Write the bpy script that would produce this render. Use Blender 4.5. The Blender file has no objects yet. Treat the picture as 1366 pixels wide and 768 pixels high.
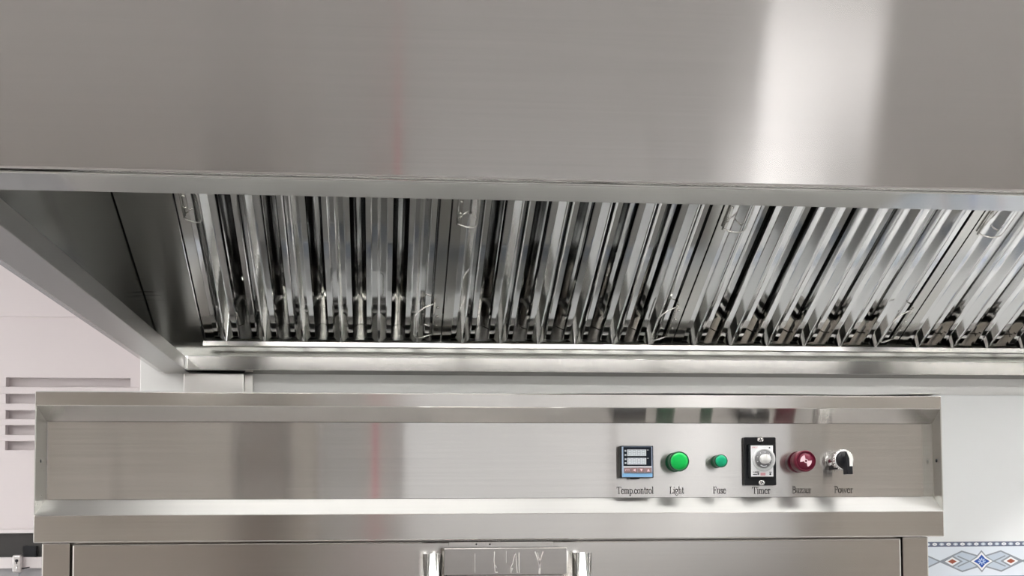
import bpy, bmesh, math, random
from mathutils import Vector, Matrix

random.seed(4)
S = bpy.context.scene
H = 1.6                                    # eye height; heights below are written relative to it

# ------------------------------------------------------------------ camera, world, exposure
cam_data = bpy.data.cameras.new('camera')
cam = bpy.data.objects.new('camera', cam_data)
S.collection.objects.link(cam)
S.camera = cam
right = Vector((0.9943, -0.1061, -0.0054)).normalized()
fwd = Vector((0.1062, 0.9930, 0.0520)).normalized()
fwd = (fwd - right * fwd.dot(right)).normalized()
up = right.cross(fwd)
mw = Matrix((right, up, -fwd)).transposed().to_4x4()
mw.translation = (0, 0, H)
cam.matrix_world = mw
cam_data.sensor_fit = 'HORIZONTAL'
cam_data.sensor_width = 36.0
cam_data.lens = 36.0 * 1700.0 / 1366.0
cam_data.shift_y = (602.78 - 384.0) / 1366.0
cam_data.clip_start = 0.02

world = bpy.data.worlds.new('world')
S.world = world
world.use_nodes = True
world.node_tree.nodes['Background'].inputs[0].default_value = (0.75, 0.78, 0.82, 1)
world.node_tree.nodes['Background'].inputs[1].default_value = 0.25

S.view_settings.view_transform = 'Standard'
S.view_settings.look = 'None'
S.view_settings.gamma = 1.0
S.view_settings.use_curve_mapping = False
S.view_settings.exposure = 0.6

LAMP_POWER = 18.0
WINDOW_FILL = 0.75
HOOD_FILL = 17.0
# x, y, length along y, width, power factor
LAMPS = [(1.29, -1.1, 0.16, 0.34, 0.26, 'white ceiling panel lamp right of the red hose, nearest the hood'),
         (-1.47, -1.1, 0.4, 0.30, 0.8, 'white ceiling panel lamp left of the red hose, nearest the hood'),
         (1.92, -3.7, 1.2, 0.30, 0.3, 'white ceiling panel lamp in the right half of the room, farther from the hood'),  # unseen, added for low-angle light on the back wall
         (-2.6, -3.7, 1.2, 0.30, 0.8, 'white ceiling panel lamp in the left half of the room, over the grey cabinets'),  # unseen, added as low-angle fill from the left
         (-2.4, 2.0, 1.2, 0.30, 1.4, 'white ceiling panel lamp in the passage left of the hood'),  # unseen, added to brighten the far wall of the passage
         (3.0, 1.7, 1.2, 0.30, 1.2, 'white ceiling panel lamp to the right of the hood'),  # unseen, added to brighten the wall right of the oven
         (2.8, -0.6, 1.2, 0.60, 1.0, 'wide white ceiling panel lamp along the right wall'),  # unseen, added as general fill on the right
         (-2.7, -0.5, 1.2, 0.60, 1.0, 'wide white ceiling panel lamp along the left wall')]  # unseen, added as general fill on the left


# ------------------------------------------------------------------ materials
def nmat(name):
    m = bpy.data.materials.new(name)
    m.use_nodes = True
    nt = m.node_tree
    return m, nt, nt.nodes['Principled BSDF']


def plain(name, col, rough=0.5, metal=0.0, spec=0.5, noise=0.0, nscale=8.0, coat=0.0, trans=0.0):
    m, nt, b = nmat(name)
    b.inputs['Base Color'].default_value = (*col, 1)
    b.inputs['Roughness'].default_value = rough
    b.inputs['Metallic'].default_value = metal
    b.inputs['Specular IOR Level'].default_value = spec
    b.inputs['Coat Weight'].default_value = coat
    b.inputs['Transmission Weight'].default_value = trans
    if noise:
        tc = nt.nodes.new('ShaderNodeTexCoord')
        n = nt.nodes.new('ShaderNodeTexNoise')
        n.inputs['Scale'].default_value = nscale
        n.inputs['Detail'].default_value = 5
        nt.links.new(tc.outputs['Object'], n.inputs['Vector'])
        mx = nt.nodes.new('ShaderNodeMix')
        mx.data_type = 'RGBA'
        mx.inputs[6].default_value = (*[c * (1 - noise) for c in col], 1)
        mx.inputs[7].default_value = (*[min(1, c * (1 + noise)) for c in col], 1)
        nt.links.new(n.outputs['Fac'], mx.inputs[0])
        nt.links.new(mx.outputs[2], b.inputs['Base Color'])
    return m


def steel(name, col=(0.60, 0.585, 0.56), rough=0.3, aniso=None, groove='x', streak=0.06, bump=0.0,
          wave=0.0, grain=0.12, matt=0.0):
    """brushed sheet: grooves along one axis, mirror image smeared across them.
    aniso = (spread along the grooves, spread across them)"""
    m, nt, b = nmat(name)
    L = nt.links.new
    b.inputs['Metallic'].default_value = 1.0
    if aniso:
        out = nt.nodes['Material Output']
        nt.nodes.remove(b)
        b = nt.nodes.new('ShaderNodeBsdfAnisotropic')
        L(b.outputs[0], out.inputs['Surface'])
        b.distribution = 'GGX'
        sharp, wide = aniso
        b.inputs['Anisotropy'].default_value = math.sqrt(sharp / wide) - 1.0
        rough = (sharp * wide) ** 0.25
        t = nt.nodes.new('ShaderNodeTangent')
        t.direction_type = 'UV_MAP'
        t.uv_map = 'UVMap'
        L(t.outputs[0], b.inputs['Tangent'])
    tc = nt.nodes.new('ShaderNodeTexCoord')
    mp = nt.nodes.new('ShaderNodeMapping')
    sc = {'x': (3, 260, 260), 'y': (260, 3, 260), 'z': (260, 260, 3)}[groove]
    mp.inputs['Scale'].default_value = sc
    L(tc.outputs['Object'], mp.inputs['Vector'])
    n = nt.nodes.new('ShaderNodeTexNoise')
    n.inputs['Scale'].default_value = 1.0
    n.inputs['Detail'].default_value = 4
    n.inputs['Roughness'].default_value = 0.7
    L(mp.outputs[0], n.inputs['Vector'])
    mx = nt.nodes.new('ShaderNodeMix')
    mx.data_type = 'RGBA'
    mx.inputs[6].default_value = (*[c * (1 - streak) for c in col], 1)
    mx.inputs[7].default_value = (*[min(1, c * (1 + streak)) for c in col], 1)
    L(n.outputs['Fac'], mx.inputs[0])
    L(mx.outputs[2], b.inputs[0])
    # roughness: grain of the brushing plus large handling smudges
    n2 = nt.nodes.new('ShaderNodeTexNoise')
    n2.inputs['Scale'].default_value = 4.0
    n2.inputs['Detail'].default_value = 4
    L(tc.outputs['Object'], n2.inputs['Vector'])
    ad = nt.nodes.new('ShaderNodeMath')
    ad.operation = 'ADD'
    L(n.outputs['Fac'], ad.inputs[0])
    L(n2.outputs['Fac'], ad.inputs[1])
    mr = nt.nodes.new('ShaderNodeMapRange')
    mr.inputs['From Min'].default_value = 0.6
    mr.inputs['From Max'].default_value = 1.4
    mr.inputs['To Min'].default_value = rough * (1 - grain)
    mr.inputs['To Max'].default_value = rough * (1 + grain)
    L(ad.outputs[0], mr.inputs['Value'])
    L(mr.outputs[0], b.inputs['Roughness'])
    if aniso and matt:                      # part of the sheen is scattered all ways by the grain
        g2 = nt.nodes.new('ShaderNodeBsdfAnisotropic')
        g2.distribution = 'GGX'
        g2.inputs['Roughness'].default_value = 0.72
        L(mx.outputs[2], g2.inputs[0])
        ms = nt.nodes.new('ShaderNodeMixShader')
        ms.inputs[0].default_value = matt
        L(b.outputs[0], ms.inputs[1])
        L(g2.outputs[0], ms.inputs[2])
        L(ms.outputs[0], out.inputs['Surface'])
    last = None
    if bump:
        bp = nt.nodes.new('ShaderNodeBump')
        bp.inputs['Strength'].default_value = bump
        bp.inputs['Distance'].default_value = 0.001
        L(n.outputs['Fac'], bp.inputs['Height'])
        last = bp
    if wave:
        n3 = nt.nodes.new('ShaderNodeTexNoise')
        n3.inputs['Scale'].default_value = 5.0
        n3.inputs['Detail'].default_value = 1.0
        L(tc.outputs['Object'], n3.inputs['Vector'])
        b2 = nt.nodes.new('ShaderNodeBump')
        b2.inputs['Strength'].default_value = wave
        b2.inputs['Distance'].default_value = 0.02
        L(n3.outputs['Fac'], b2.inputs['Height'])
        if last:
            L(last.outputs[0], b2.inputs['Normal'])
        last = b2
    if last:
        L(last.outputs[0], b.inputs['Normal'])
    return m


def emit(name, col, power):
    m, nt, b = nmat(name)
    b.inputs['Base Color'].default_value = (0.9, 0.9, 0.9, 1)
    b.inputs['Emission Color'].default_value = (*col, 1)
    b.inputs['Emission Strength'].default_value = power
    return m


M = {}
M['hood'] = steel('hood_steel', (0.61, 0.595, 0.585), 0, (.003, .075), 'x', 0.06, grain=0.12)
M['hood_y'] = steel('hood_steel_cross', (0.62, 0.61, 0.60), 0, (.03, .20), 'y', 0.0, grain=.0)
M['rim'] = steel('rim_steel', (0.66, 0.655, 0.645), 0, (.010, .008), 'x', 0.04, grain=.06)
M['inner'] = steel('inner_steel', (0.62, 0.62, 0.605), 0.15, None, 'x', 0.03, wave=0.02)
M['inner_s'] = steel('slope_steel', (0.56, 0.56, 0.53), 0.30, None, 'x', 0.03, wave=0.02)
M['polish'] = steel('polished_steel', (0.79, 0.79, 0.785), 0.085, None, 'z', 0.02, wave=0.012, grain=0.25)
M['rail'] = steel('filter_rail_steel', (0.60, 0.59, 0.56), 0.15, None, 'y', 0.03, wave=0.012)
M['oven'] = steel('oven_steel', (0.65, 0.63, 0.61), 0, (.008, .09), 'x', 0.07, grain=0.06)
M['panel'] = steel('panel_steel', (0.69, 0.675, 0.66), 0, (.003, .075), 'x', 0.13, grain=0.10, matt=.17)
M['top'] = steel('matt_top_steel', (0.64, 0.635, 0.62), .55, None, 'x', 0.05)
M['lip'] = steel('gutter_lip_steel', (0.42, 0.415, 0.405), 0, (.012, .008), 'x', 0.04, grain=.06)
M['latch'] = steel('latch_steel', (0.46, 0.44, 0.425), 0, (.025, .03), 'x', 0.05, grain=.06)
M['dull'] = steel('dull_grained_steel', (0.44, 0.435, 0.425), 0, (.12, .50), 'x', 0.05, grain=.08)
M['door'] = steel('door_steel', (0.60, 0.58, 0.56), 0, (.025, .03), 'x', 0.05, grain=.06)
M['chrome'] = plain('chrome', (0.78, 0.78, 0.78), 0.07, 1.0)
M['wire'] = plain('steel_wire', (0.88, 0.87, 0.85), 0.25, 1.0)
M['tube'] = plain('chromed_tube', (0.52, 0.52, 0.515), 0.10, 1.0)
M['dark_steel'] = plain('dark_plenum_steel', (0.16, 0.16, 0.16), 0.5, 0.8)  # dark colour stands in for the unlit space behind the filters
M['wall'] = plain('white_paint', (0.80, 0.80, 0.79), 0.55, noise=0.015, nscale=3)
M['pinkwall'] = plain('pale_rose_paint', (0.76, 0.71, 0.71), 0.6, noise=0.02, nscale=3)
M['ceiling'] = plain('ceiling_paint', (0.72, 0.71, 0.70), 0.7, noise=0.02)
M['tile'] = plain('white_glazed_tile', (0.84, 0.86, 0.87), 0.12, noise=0.01, nscale=2)
M['black'] = plain('black_plastic', (0.012, 0.013, 0.016), 0.36, spec=0.3)
M['screen'] = plain('dark_screen', (0.010, 0.014, 0.022), 0.3, spec=0.12)
M['digit_bg'] = plain('digit_window', (0.62, 0.66, 0.70), 0.3)
M['digit'] = plain('digit_segment', (0.38, 0.42, 0.47), 0.3)
M['blue'] = plain('pale_blue_print', (0.22, 0.46, 0.72), 0.35)
M['bluegrey'] = plain('blue_grey_print', (0.40, 0.50, 0.66), 0.35)
M['key'] = plain('brown_key', (0.26, 0.17, 0.17), 0.4)
M['white_print'] = plain('white_print', (0.85, 0.86, 0.88), 0.4)
M['grey_print'] = plain('grey_print', (0.45, 0.47, 0.5), 0.4)
M['pink_print'] = plain('faded_red_print', (0.75, 0.38, 0.42), 0.4)
M['ink'] = plain('engraved_ink', (0.035, 0.032, 0.03), 0.7, spec=.2)
M['worn_ink'] = plain('worn_ink', (0.13, 0.12, 0.115), 0.7, spec=.2)
M['green'] = plain('green_lens', (0.0, 0.46, 0.075), 0.3, spec=0.35)
M['green_rim'] = plain('dark_green_bezel', (0.0, 0.06, 0.022), 0.3, spec=0.4)
M['teal'] = plain('teal_lens', (0.0, 0.36, 0.17), 0.3, spec=0.35)
M['maroon'] = plain('maroon_plastic', (0.11, 0.005, 0.020), 0.3, spec=0.35)
M['maroon_face'] = plain('maroon_face', (0.14, 0.007, 0.028), 0.4, spec=0.3)
M['pinkish'] = plain('pale_pink_print', (0.80, 0.58, 0.64), 0.4)
M['clear'] = plain('clear_dial', (0.60, 0.61, 0.62), 0.2, spec=0.4)
M['dial_grey'] = plain('dial_grey', (0.17, 0.17, 0.175), 0.45, spec=0.2)
M['knob_grey'] = plain('knob_grey', (0.66, 0.66, 0.65), 0.4, spec=0.2)
M['white_plastic'] = plain('white_plastic', (0.82, 0.82, 0.80), 0.3)
M['alu'] = plain('white_aluminium', (0.78, 0.74, 0.74), 0.4)
M['lockmetal'] = plain('worn_lock_metal', (0.55, 0.53, 0.52), 0.35, 0.8, noise=0.25, nscale=90)
M['darkglass'] = plain('dark_window_glass', (0.05, 0.048, 0.047), 0.25)
M['frost'] = plain('grey_lower_panel', (0.36, 0.36, 0.37), 0.3)
M['chalk'] = plain('chalky_scuff', (0.72, 0.70, 0.68), 0.8)
M['rubber'] = plain('black_rubber', (0.015, 0.015, 0.015), 0.6)
M['floor'] = plain('grey_floor_tile', (0.48, 0.47, 0.46), 0.3, noise=0.08, nscale=5)
M['grey_cabinet'] = plain('taupe_cabinet', (0.36, 0.32, 0.28), 0.45)
M['brown_cabinet'] = plain('brown_locker', (0.15, 0.12, 0.095), 0.45)
M['red'] = plain('red_pipe_paint', (0.80, 0.10, 0.13), 0.4)
M['lamp_glow'] = emit('lamp_diffuser', (1.0, 0.985, 0.97), LAMP_POWER)
M['pane_glow'] = emit('daylit_frosted_glass', (0.95, 0.98, 1.0), WINDOW_FILL)  # glow of the added rear window
M['pane_bright'] = emit('daylit_side_glass', (0.98, 0.98, 1.0), 2.6)  # glow of the added passage window
M['hood_lamp_glow'] = emit('hood_lamp_lens', (1.0, 0.99, 0.96), HOOD_FILL)  # glow of the lamps added inside the hood
M['t_ground'] = plain('border_ground', (0.78, 0.84, 0.92), 0.12)
M['t_line'] = plain('border_grey_line', (0.30, 0.33, 0.38), 0.12)
M['t_fill'] = plain('border_grey_fill', (0.55, 0.63, 0.73), 0.12)
M['t_white'] = plain('border_white', (0.88, 0.90, 0.93), 0.12)
M['t_blue'] = plain('border_blue', (0.035, 0.10, 0.42), 0.12)
M['t_pale'] = plain('border_pale_blue', (0.50, 0.65, 0.90), 0.12)
M['t_red'] = plain('border_rust', (0.36, 0.10, 0.06), 0.12)
M['t_dark'] = plain('border_slate', (0.16, 0.18, 0.26), 0.12)


# ------------------------------------------------------------------ mesh helpers
class B:
    def __init__(self):
        self.bm = bmesh.new()

    def face(self, pts, mi=0):
        vs = [self.bm.verts.new(p) for p in pts]
        f = self.bm.faces.new(vs)
        f.material_index = mi
        return f

    def box(self, x0, x1, y0, y1, z0, z1, mi=0):
        p = [(x, y, z) for x in (x0, x1) for y in (y0, y1) for z in (z0, z1)]
        vs = [self.bm.verts.new(q) for q in p]
        for idx in ((0, 1, 3, 2), (4, 6, 7, 5), (0, 4, 5, 1), (2, 3, 7, 6), (0, 2, 6, 4), (1, 5, 7, 3)):
            f = self.bm.faces.new([vs[i] for i in idx])
            f.material_index = mi
        return vs

    def hexa(self, pts, mi=0):
        """8 points ordered like box()"""
        vs = [self.bm.verts.new(q) for q in pts]
        for idx in ((0, 1, 3, 2), (4, 6, 7, 5), (0, 4, 5, 1), (2, 3, 7, 6), (0, 2, 6, 4), (1, 5, 7, 3)):
            f = self.bm.faces.new([vs[i] for i in idx])
            f.material_index = mi

    def prism(self, poly, a, b, axis='y', mi=0, cap=True):
        """poly: 2D points; extruded along axis from a to b. axis y -> poly is (x,z); x -> (y,z); z -> (x,y)"""
        def P(q, t):
            return {'y': (q[0], t, q[1]), 'x': (t, q[0], q[1]), 'z': (q[0], q[1], t)}[axis]
        A = [self.bm.verts.new(P(q, a)) for q in poly]
        C = [self.bm.verts.new(P(q, b)) for q in poly]
        n = len(poly)
        for i in range(n):
            f = self.bm.faces.new((A[i], A[(i + 1) % n], C[(i + 1) % n], C[i]))
            f.material_index = mi
        if cap:
            f = self.bm.faces.new(A[::-1]); f.material_index = mi
            f = self.bm.faces.new(C); f.material_index = mi

    def sheet(self, prof, a, b, axis='y', mi=0):
        """open folded sheet; prof 2D points across, extruded along axis"""
        def P(q, t):
            return {'y': (q[0], t, q[1]), 'x': (t, q[0], q[1])}[axis]
        A = [self.bm.verts.new(P(q, a)) for q in prof]
        C = [self.bm.verts.new(P(q, b)) for q in prof]
        for i in range(len(prof) - 1):
            f = self.bm.faces.new((A[i], A[i + 1], C[i + 1], C[i]))
            f.material_index = mi

    def lathe(self, prof, c, axis=(0, -1, 0), n=40, mi=0, smooth=True):
        """prof: (radius, height along axis) from base to tip, centre c"""
        ax = Vector(axis).normalized()
        u = ax.orthogonal().normalized()
        if abs(ax.y) > 0.9:
            u = Vector((1, 0, 0))
        v = ax.cross(u)
        c = Vector(c)
        rings = []
        for r, h in prof:
            if r < 1e-6:
                rings.append([self.bm.verts.new(c + ax * h)])
            else:
                rings.append([self.bm.verts.new(c + ax * h + (u * math.cos(t) + v * math.sin(t)) * r)
                              for t in [2 * math.pi * k / n for k in range(n)]])
        for a, b in zip(rings, rings[1:]):
            for k in range(n):
                k2 = (k + 1) % n
                if len(a) == 1 and len(b) == 1:
                    continue
                if len(a) == 1:
                    f = self.bm.faces.new((a[0], b[k], b[k2]))
                elif len(b) == 1:
                    f = self.bm.faces.new((a[k], b[0], a[k2]))
                else:
                    f = self.bm.faces.new((a[k], a[k2], b[k2], b[k]))
                f.smooth = smooth
                f.material_index = mi

    def tube(self, pts, r, n=10, closed=False, mi=0):
        pts = [Vector(p) for p in pts]
        m = len(pts)
        rings = []
        prev = None
        for i, p in enumerate(pts):
            if closed:
                d = pts[(i + 1) % m] - pts[i - 1]
            else:
                d = pts[min(i + 1, m - 1)] - pts[max(i - 1, 0)]
            d.normalize()
            u = prev - d * prev.dot(d) if prev else d.orthogonal()
            u.normalize()
            prev = u
            v = d.cross(u)
            rings.append([self.bm.verts.new(p + (u * math.cos(t) + v * math.sin(t)) * r)
                          for t in [2 * math.pi * k / n for k in range(n)]])
        for i in range(m if closed else m - 1):
            a, b = rings[i], rings[(i + 1) % m]
            for k in range(n):
                f = self.bm.faces.new((a[k], a[(k + 1) % n], b[(k + 1) % n], b[k]))
                f.smooth = True
                f.material_index = mi
        if not closed:
            self.bm.faces.new(rings[0][::-1]).material_index = mi
            self.bm.faces.new(rings[-1]).material_index = mi

    def stroke(self, pts, w, y, mi=0):
        """flat inked line in an xz plane (at depth y)"""
        for a, b in zip(pts, pts[1:]):
            dx, dz = b[0] - a[0], b[1] - a[1]
            l = math.hypot(dx, dz) or 1e-9
            ex, ez = dx / l * w * 0.35, dz / l * w * 0.35
            nx, nz = -dz / l * w / 2, dx / l * w / 2
            self.face([(a[0] - ex + nx, y, a[1] - ez + nz), (a[0] - ex - nx, y, a[1] - ez - nz),
                       (b[0] + ex - nx, y, b[1] + ez - nz), (b[0] + ex + nx, y, b[1] + ez + nz)], mi)


def obj(name, b, mats, parent=None, groove=None, bevel=0.0, solid=0.0, local=False, seg=2, fix=True):
    """link the shapes in b as ONE mesh. Coordinates are world ones (z from eye height) unless local."""
    bm = b.bm
    if fix:
        bmesh.ops.recalc_face_normals(bm, faces=bm.faces[:])
    if not local:
        off = Vector((0, 0, H))
        if parent is not None:
            p, tot = parent, Vector((0, 0, 0))
            while p is not None:
                tot += p.location
                p = p.parent
            off -= tot
        bmesh.ops.translate(bm, verts=bm.verts[:], vec=off)
    uv = bm.loops.layers.uv.new('UVMap')
    g = {'x': Vector((1, 0, 0)), 'y': Vector((0, 1, 0)), 'z': Vector((0, 0, 1))}[groove or 'x']
    bm.normal_update()
    for f in bm.faces:
        n = f.normal
        u = n.cross(g)
        if u.length < 0.05:
            u = n.orthogonal()
        u.normalize()
        v = n.cross(u)
        for lp in f.loops:
            lp[uv].uv = (lp.vert.co.dot(u), lp.vert.co.dot(v))
    me = bpy.data.meshes.new(name)
    bm.to_mesh(me)
    bm.free()
    for m in (mats if isinstance(mats, (list, tuple)) else [mats]):
        me.materials.append(m)
    o = bpy.data.objects.new(name, me)
    S.collection.objects.link(o)
    if parent is not None:
        o.parent = parent
    if solid:
        s = o.modifiers.new('thickness', 'SOLIDIFY')
        s.thickness = solid
        s.offset = -1
    if bevel:
        bv = o.modifiers.new('bevel', 'BEVEL')
        bv.width = bevel
        bv.segments = seg
        bv.limit_method = 'ANGLE'
        bv.angle_limit = math.radians(35)
        bv.harden_normals = False
    return o


def tag(o, label, cat, group=None):
    o['label'] = label
    o['category'] = cat
    if group:
        o['group'] = group
    return o


def structure(o, label=None):
    o['kind'] = 'structure'
    if label:
        o['label'] = label
    return o


def thing(name, loc, label, cat, group=None):
    o = bpy.data.objects.new(name, None)
    o.empty_display_size = 0.05
    o.location = (loc[0], loc[1], loc[2] + H)
    S.collection.objects.link(o)
    return tag(o, label, cat, group)


# ================================================================== ROOM
RX0, RX1, RY0, RY1 = -3.6, 3.6, -4.6, 5.0
ZF, ZC = -1.6, 1.36
b = B(); b.box(RX0 - .1, RX1 + .1, RY0 - .1, RY1 + .4, ZF - .1, ZF)
structure(obj('floor', b, M['floor']))
b = B(); b.box(RX0 - .1, RX1 + .1, RY0 - .1, RY1 + .4, ZC, ZC + .1)
structure(obj('ceiling', b, M['ceiling']))
b = B(); b.box(RX0 - .1, RX0, RY0, RY1 + .2, ZF, ZC)
structure(obj('wall_left', b, M['wall']))
b = B(); b.box(RX1, RX1 + .1, RY0, 2.88, ZF, ZC)
structure(obj('wall_right', b, M['wall']))
WX0, WX1, WZ0, WZ1 = .14, 2.90, .04, .80
b = B()
b.box(RX0, WX0, RY0 - .1, RY0, ZF, ZC)
b.box(WX1, RX1, RY0 - .1, RY0, ZF, ZC)
b.box(WX0, WX1, RY0 - .1, RY0, ZF, WZ0)
b.box(WX0, WX1, RY0 - .1, RY0, WZ1, ZC)
structure(obj('wall_rear', b, M['wall']))
w2 = bpy.data.objects.new('window_2', None)  # unseen window, added for low-angle light and a bright reflection in the panel
w2.location = ((WX0 + WX1) / 2, RY0, H + WZ0)
S.collection.objects.link(w2)
structure(w2)
b = B()
b.box(WX0, WX1, RY0 - .06, RY0 - .01, WZ0, WZ0 + .05)
b.box(WX0, WX1, RY0 - .06, RY0 - .01, WZ1 - .05, WZ1)
for xm in (WX0, (WX0 + WX1) / 2 - .02, WX1 - .04):
    b.box(xm, xm + .04, RY0 - .06, RY0 - .01, WZ0 + .05, WZ1 - .05)
obj('window_frame', b, M['alu'], w2)
b = B(); b.box(WX0 + .02, WX1 - .02, RY0 - .04, RY0 - .03, WZ0 + .02, WZ1 - .02)
obj('window_pane', b, M['pane_glow'], w2)
# wall behind the hood: painted, stops short on the left
b = B(); b.box(-.519, RX1 + .1, 2.88, 3.02, ZF, ZC)
structure(obj('wall_back', b, M['wall'], bevel=.002))
# return of that wall into the passage
b = B(); b.box(-.519, -.40, 3.02, RY1, ZF, ZC)
structure(obj('wall_passage', b, M['pinkwall']))

# unseen side window, added to brighten the passage and hood from the left
w3 = bpy.data.objects.new('window_3', None)
w3.location = (RX0, 4.0, H - .95)
S.collection.objects.link(w3)
structure(w3)
b = B()
b.box(RX0 + .002, RX0 + .03, 3.1, 4.9, -.95, -.90)
b.box(RX0 + .002, RX0 + .03, 3.1, 4.9, .50, .55)
for ym in (3.1, 3.98, 4.86):
    b.box(RX0 + .002, RX0 + .03, ym, ym + .04, -.90, .50)
obj('window_frame', b, M['alu'], w3)
b = B(); b.box(RX0 + .004, RX0 + .012, 3.12, 4.88, -.93, .53)
obj('window_pane', b, M['pane_bright'], w3)

# white glazed tiling on the lower wall with its printed border
TZ = 0.2855
b = B()
b.box(-.517, RX1, 2.872, 2.8795, ZF, TZ)
structure(obj('trim_1', b, M['tile'], bevel=.0015))

# printed border course
cz, P_ = -0.1062, 0.2035
b = B()
y0 = 2.8714
b.box(-.515, RX1, y0, 2.8722, -.152, -.0602, 0)
yL = y0 - .0003


def poly(pts, mi, y):
    b.face([(p[0], y, p[1]) for p in pts], mi)


def chain(zc, hh):
    poly([(-.515, zc - hh), (RX1, zc - hh), (RX1, zc + hh), (-.515, zc + hh)], 7, yL)
    x = -.5
    while x < RX1 - .02:
        n = 8
        poly([(x + .0062 * math.cos(t), zc + hh * .62 * math.sin(t)) for t in [2 * math.pi * k / n for k in range(n)]],
             3 if int(round((x + .5) / .0170)) % 2 == 0 else 2, yL - .0002)
        poly([(x + .0026 * math.cos(t), zc + hh * .28 * math.sin(t)) for t in [2 * math.pi * k / n for k in range(n)]],
             2 if int(round((x + .5) / .0170)) % 2 == 0 else 3, yL - .0004)
        x += .0170


chain(-.0659, .0057)
chain(-.1462, .0057)
cx0 = 1.4159
k0 = int((-.40 - cx0) / P_)
for k in range(k0, int((RX1 - .11 - cx0) / P_) + 1):
    c = cx0 + k * P_
    hexo = [(-.1017, 0), (-.048, .0235), (-.010, .0125), (.010, .0125), (.048, .0235), (.1017, 0),
            (.048, -.0235), (.010, -.0125), (-.010, -.0125), (-.048, -.0235)]
    poly([(c + p[0], cz + p[1]) for p in hexo], 2, yL)
    yl = yL - .0002
    for q in (hexo[:4], hexo[2:6], [hexo[5], hexo[6], hexo[7], hexo[8]], [hexo[7], hexo[8], hexo[9], hexo[0]]):
        b.stroke([(c + p[0], cz + p[1]) for p in q], .0034, yl, 1)
    for s in (-1, 1):
        b.stroke([(c + s * .058, cz + .012), (c + s * .030, cz), (c + s * .058, cz - .012)], .003, yl - .0001, 1)
        b.stroke([(c + s * .060, cz - .018), (c + s * .1017, cz)], .003, yl - .0001, 1)
        if c + s * .072 < 1.30:
            continue
        for (w, h, mi, dy) in ((.026, .0145, 1, .0004), (.0185, .0103, 3, .0006), (.0108, .0056, 6, .0008)):
            poly([(c + s * .072 - w, cz), (c + s * .072, cz + h), (c + s * .072 + w, cz), (c + s * .072, cz - h)],
                 mi, yL - dy)
    for (w, h, mi, dy) in ((.031, .0262, 1, .0005), (.0265, .0215, 3, .0008), (.0195, .0155, 4, .0011)):
        poly([(c - w, cz), (c - w * .42, cz + h * .42), (c, cz + h), (c + w * .42, cz + h * .42), (c + w, cz),
              (c + w * .42, cz - h * .42), (c, cz - h), (c - w * .42, cz - h * .42)], mi, yL - dy)
    for q in range(8):
        t = q * math.pi / 4
        b.stroke([(c + .0035 * math.cos(t), cz + .0028 * math.sin(t)),
                  (c + .0085 * math.cos(t), cz + .0070 * math.sin(t))], .0024, yL - .0014, 5)
structure(obj('trim_2', b, [M['t_ground'], M['t_line'], M['t_fill'], M['t_white'], M['t_blue'], M['t_pale'],
                            M['t_red'], M['t_dark']], fix=False))

# far wall of the passage on the left, with beam, louvred vent and window band
b = B()
b.box(RX0, -.519, 4.985, 5.2, .778, ZC)                    # beam
b.box(RX0, -.519, 5.0, 5.2, .546, .778)
b.box(RX0, -1.398, 5.0, 5.2, .269, .546)
b.box(-.937, -.519, 5.0, 5.2, .269, .546)
b.box(RX0, -.519, 5.0, 5.2, -.031, .269)
b.box(-1.398, -.937, 5.045, 5.2, .269, .546)
b.box(RX0, -.519, 5.0, 5.2, ZF, -1.1)
structure(obj('wall_far', b, M['pinkwall']))
v = thing('ventilation_louvre', (-1.167, 5.0, .269),
          'pale rose wall vent with four slats, left of the oven', 'vent')
for (z0, z1) in ((.483, .510), (.420, .446), (.363, .387), (.303, .327)):
    b = B()
    b.prism([(4.997, z0), (4.997, z1), (5.044, z1 + .004), (5.044, z0 + .004)], -1.46, -.905, 'x')
    obj('slat', b, M['pinkwall'], v, bevel=.002)

w = bpy.data.objects.new('window_1', None)
w.location = (-1.6, 5.0, H - 1.1)
S.collection.objects.link(w)
structure(w)
b = B()
b.box(RX0, -.519, 4.985, 5.06, -.046, -.031)
b.box(RX0, -.519, 4.99, 5.06, -.178, -.136)
b.box(RX0, -.519, 4.99, 5.06, -1.1, -1.06)
b.box(-2.2, -2.16, 4.99, 5.06, -.136, -.046)
obj('window_frame', b, M['alu'], w, bevel=.003)
b = B(); b.box(RX0, -.519, 5.02, 5.03, -.136, -.046)
obj('window_pane', b, M['darkglass'], w)
b = B()
b.box(RX0, -1.346, 5.02, 5.03, -1.06, -.178)
b.box(-1.340, -.519, 5.02, 5.03, -1.06, -.178)
obj('lower_panel', b, M['frost'], w)
b = B(); b.box(-1.3265, -1.2786, 4.998, 5.019, -.136, -.094)
obj('latch_keeper', b, M['black'], w)
b = B(); b.box(-1.3541, -1.320, 4.955, 4.989, -.193, -.126)
lk = obj('window_lock', b, M['lockmetal'], w, bevel=.007, seg=3)
b = B(); b.lathe([(0, .0), (.006, .0), (.006, .002), (0, .002)], (-1.337, 4.955, -.148), (0, -1, 0), 16)
b.box(-1.3385, -1.3355, 4.9525, 4.955, -.160, -.150)
obj('keyhole', b, M['black'], lk)
b = B(); b.prism([(-1.322, -.181), (-1.322, -.175), (-1.293, -.171), (-1.293, -.175)], 4.962, 4.972, 'y')
obj('lock_lever', b, M['black'], lk)
b = B(); b.tube([(-1.339, 4.966, -.164), (-1.335, 4.953, -.168), (-1.335, 4.953, -.182), (-1.339, 4.966, -.188)], .003)
obj('lock_hasp', b, M['chrome'], lk)

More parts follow.
